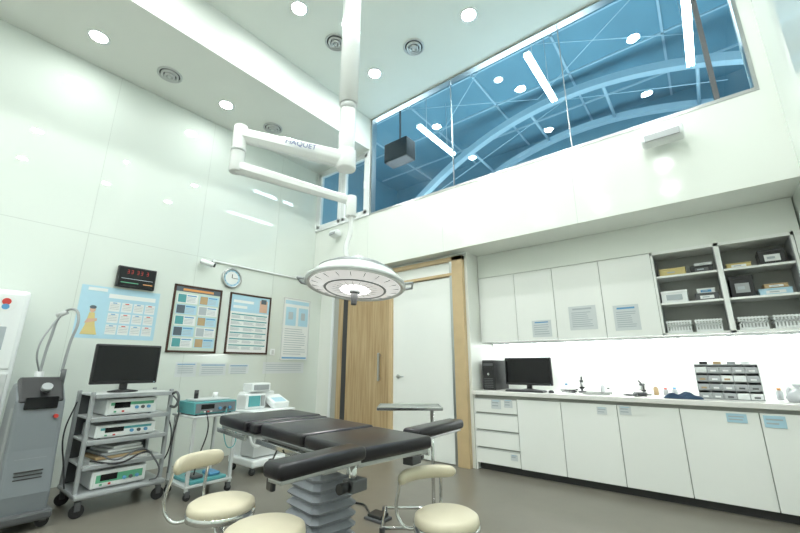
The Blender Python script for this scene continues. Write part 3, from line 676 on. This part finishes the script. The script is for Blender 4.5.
# ---------------------------------------------------------------- electrosurgical unit stand
g=grp('electrosurgical_stand',(-4.06,1.98,0))
for sx in (-.2,.2):
    for sy in (-.2,.2): box('leg_%d%d'%(sx>0,sy>0),(sx-.014,sy-.014,.07),(sx+.014,sy+.014,.70),LGR,g,.004)
    for sy in (-.19,.19): caster(g,sx,sy,.03,'caster_%d%d'%(sx>0,sy>0))
box('top',(-.23,-.23,.69),(.23,.23,.71),LGR,g,.006);box('lower_shelf',(-.22,-.22,.10),(.22,.22,.12),LGR,g,.004);box('blue_pedal_mat',(-.18,-.17,.12),(.2,.17,.15),TEAL,g,.01)
for k,y in enumerate((-.08,.08)): box('foot_pedal_%d'%k,(-.02,y-.05,.15),(.15,y+.05,.18),BLUE if k else DGR,g,.012)
tube('cable_a',[(.2,-.1,.75),(.27,-.1,.6),(.25,-.15,.35),(.1,-.1,.17)],.006,BLKP,g);tube('cable_b',[(.2,.1,.76),(.28,.05,.55),(.27,.15,.4),(.24,.2,.6)],.005,TEAL,g)
e=device('electrosurgical_generator',0,0,.711,.42,.12,.36,TEAL,MGR,g,3)
box('top_tray',(-.12,-.17,.833),(.12,.17,.85),LGR,g,.006);cyl('bottle_a',(-.05,-.1,.85),(-.05,-.1,.93),.02,BLKP,g);cyl('bottle_b',(-.04,.09,.85),(-.04,.09,.90),.025,WHT,g)
# ---------------------------------------------------------------- anaesthesia style machine
g=grp('anesthesia_machine',(-4.35,2.80,0))
box('base',(-.26,-.24,.08),(.26,.24,.16),WHT,g,.02)
for sx in (-.2,.2):
    for sy in (-.2,.2): caster(g,sx,sy,.035,'caster_%d%d'%(sx>0,sy>0))
box('back_column',(-.24,-.20,.15),(-.08,.20,.86),WHT,g,.015);box('mid_shelf',(-.1,-.22,.42),(.22,.22,.45),WHT,g,.008);box('drawer',(-.1,-.19,.17),(.18,.19,.40),LGR,g,.008);box('drawer_pull',(.18,-.08,.30),(.20,.08,.32),DGR,g,.003)
box('work_top',(-.24,-.27,.64),(.24,.30,.67),WHT,g,.01)
box('monitor_box',(-.2,-.24,.67),(.02,.02,.84),WHT,g,.015);box('monitor_face',(.02,-.21,.70),(.028,-.06,.82),TEAL,g,.003);box('control_face',(.02,-.05,.70),(.028,.0,.82),GRY,g,.003)
box('tilted_unit',(-.12,.06,.70),(.14,.28,.78),WHT,g,.015,(0,.35,0));box('tilted_keys',(.0,.09,.755),(.12,.25,.765),LBL,g,.003,(0,.35,0))
box('top_box',(-.22,-.16,.86),(-.02,.10,.96),WHT,g,.012);box('top_box_panel',(-.02,-.13,.88),(-.015,.07,.94),GRY,g)
for k,(y,m) in enumerate(((-.15,BLUE),(-.02,GRN),(.12,TEAL))): cyl('gauge_%d'%k,(.0,y,.54),(.03,y,.54),.045,WHT,g);cyl('gauge_face_%d'%k,(.03,y,.54),(.034,y,.54),.036,m,g);box('gauge_mount_%d'%k,(-.1,y-.02,.52),(.0,y+.02,.56),LGR,g)
lathe('absorber',[(0,0),(.06,0),(.06,.14),(.045,.16),(0,.16)],CLEARP,g,24,(.1,-.12,.45))
tube('green_hose',[(.2,.15,.5),(.33,.2,.45),(.34,.22,.2),(.36,.2,.05),(.4,.05,.01)],.011,GRN,g);tube('white_hose',[(.05,-.2,.6),(.22,-.3,.5),(.25,-.2,.3),(.2,-.05,.45)],.014,WHT,g)
tube('black_hose',[(.1,.25,.66),(.25,.28,.6),(.26,.25,.3),(.2,.2,.2)],.009,BLKP,g)
# ---------------------------------------------------------------- laser machine
g=grp('surgical_laser_unit',(-4.38,.73,0))
bm=bmesh.new()
prof=[(-.27,.10),(.27,.10),(.28,.25),(.22,.55),(.19,.80),(.17,.91),(.02,1.02),(-.12,1.03),(-.22,.96),(-.25,.6)]
a=[bm.verts.new((x,-.15,z)) for x,z in prof];b=[bm.verts.new((x,.15,z)) for x,z in prof]
bm.faces.new(a);bm.faces.new(b)
for k in range(len(prof)): bm.faces.new((a[k],a[(k+1)%len(prof)],b[(k+1)%len(prof)],b[k]))
bmesh.ops.recalc_face_normals(bm,faces=bm.faces);bevel(mesh_ob('body',bm,MGR,g),.025,3)
box('front_inset',(.225,-.10,.28),(.245,.10,.50),GRY,g,.01,(0,-.13,0));
for k in range(5): box('vent_%d'%k,(.245,-.08,.30+k*.025),(.262,.08,.308+k*.025),GAP,g)
box('control_head',(-.08,-.14,.94),(.20,.14,1.00),BLKP,g,.02,(0,.72,0));cyl('dial',(.125,.02,.985),(.15,.02,1.01),.035,GRY,g)
box('display',(.17,-.1,.84),(.20,.10,.93),SCR,g,.006);cyl('emergency_stop',(.19,.1,.78),(.215,.1,.78),.015,RED,g);box('side_stripe',(.05,-.153,.2),(.15,.153,.85),GRY,g,.003)
box('base',(-.30,-.18,.06),(.31,.18,.13),DGR,g,.02)
for sx in (-.23,.24):
    for sy in (-.14,.14): caster(g,sx,sy,.04,'caster_%d%d'%(sx>0,sy>0))
cyl('arm_post',(-.15,.0,.98),(-.15,.0,1.12),.03,LGR,g)
tube('articulated_arm',[(-.15,0,1.1),(-.15,.02,1.40),(-.13,.06,1.62),(-.05,.12,1.66),(.0,.15,1.60),(.0,.13,1.35),(-.02,.12,1.12)],.011,GRY,g)
tube('fiber_cable',[(-.15,0,1.1),(-.05,-.06,1.3),(-.1,.0,1.5),(-.13,.06,1.62)],.007,GRY,g)
cyl('arm_knuckle',(-.15,.03,1.60),(-.11,.09,1.64),.022,LGR,g)
cyl('handpiece_holder',(.0,.13,1.0),(.0,.13,1.14),.018,DGR,g)
# ---------------------------------------------------------------- tall white unit at far left
g=grp('sterilizer_cabinet',(-5.05,.24,0))
box('body',(-.22,-.36,.06),(.22,.36,1.83),WHT,g,.03,None,3);box('plinth',(-.2,-.34,0),(.2,.34,.07),DGR,g)
box('door_panel',(.22,-.33,.15),(.235,.33,1.10),LGR,g,.01);box('control_panel',(.22,-.33,1.14),(.232,.33,1.79),WHT,g,.01)
cyl('round_badge',(.232,.21,1.70),(.236,.21,1.70),.07,PAP,g);cyl('badge_red',(.236,.21,1.72),(.238,.21,1.72),.03,RED,g);cyl('badge_blue',(.236,.21,1.675),(.2385,.21,1.675),.025,BLUE,g)
box('screen',(.232,.0,1.3),(.238,.25,1.5),PAPG,g,.004);box('handle',(.25,.25,.6),(.28,.28,.9),STEEL,g,.008)
box('handle_mt',(.23,.25,.87),(.26,.28,.89),STEEL,g);box('handle_mb',(.23,.25,.61),(.26,.28,.63),STEEL,g)
# floor pedal
g=grp('floor_foot_pedal',(-2.25,2.55,0));box('base',(-.09,-.07,0),(.09,.07,.02),DGR,g,.006);box('treadle',(-.07,-.05,.02),(.07,.05,.045),BLKP,g,.008,(.12,0,0))
tube('floor_power_cable',[(-2.9,2.3,.008),(-2.6,2.7,.008),(-2.42,2.62,.01),(-2.36,2.57,.012)],.008,BLKP)

# ---------------------------------------------------------------- added fill lights, out of view below the sill, brighten the upper room
for i,x in enumerate((-5.2,-1.8,1.4)):
    g=grp('added_fill_light',(x,6.6,3.5))
    box('fill_light_base',(-1.1,-.9,0),(1.1,.9,.05),WHT,g,.01)  # unseen box carrying the added fill lamp
    ld=bpy.data.lights.new('added_fill_lamp','AREA');ld.shape='RECTANGLE';ld.size=2;ld.size_y=1.6;ld.energy=68;ld.color=(.80,.93,1)
    lo=link(bpy.data.objects.new('added_fill_lamp',ld),g);lo.location=(0,0,.07);lo.rotation_euler=(math.pi,0,0)
# ---------------------------------------------------------------- world, camera, look
w=bpy.data.worlds.new('world');bpy.context.scene.world=w;w.use_nodes=True
w.node_tree.nodes['Background'].inputs[0].default_value=(.7,.8,.9,1);w.node_tree.nodes['Background'].inputs[1].default_value=.3
cd=bpy.data.cameras.new('camera');cd.sensor_width=36;cd.lens=36*381/800;cd.clip_start=.02
co=bpy.data.objects.new('camera',cd);C.objects.link(co);co.location=(0,0,1.17);co.rotation_euler=(math.radians(90+14.56),0,math.radians(38.5))
bpy.context.scene.camera=co
vs=bpy.context.scene.view_settings;vs.view_transform='Standard';vs.look='None';vs.exposure=.05
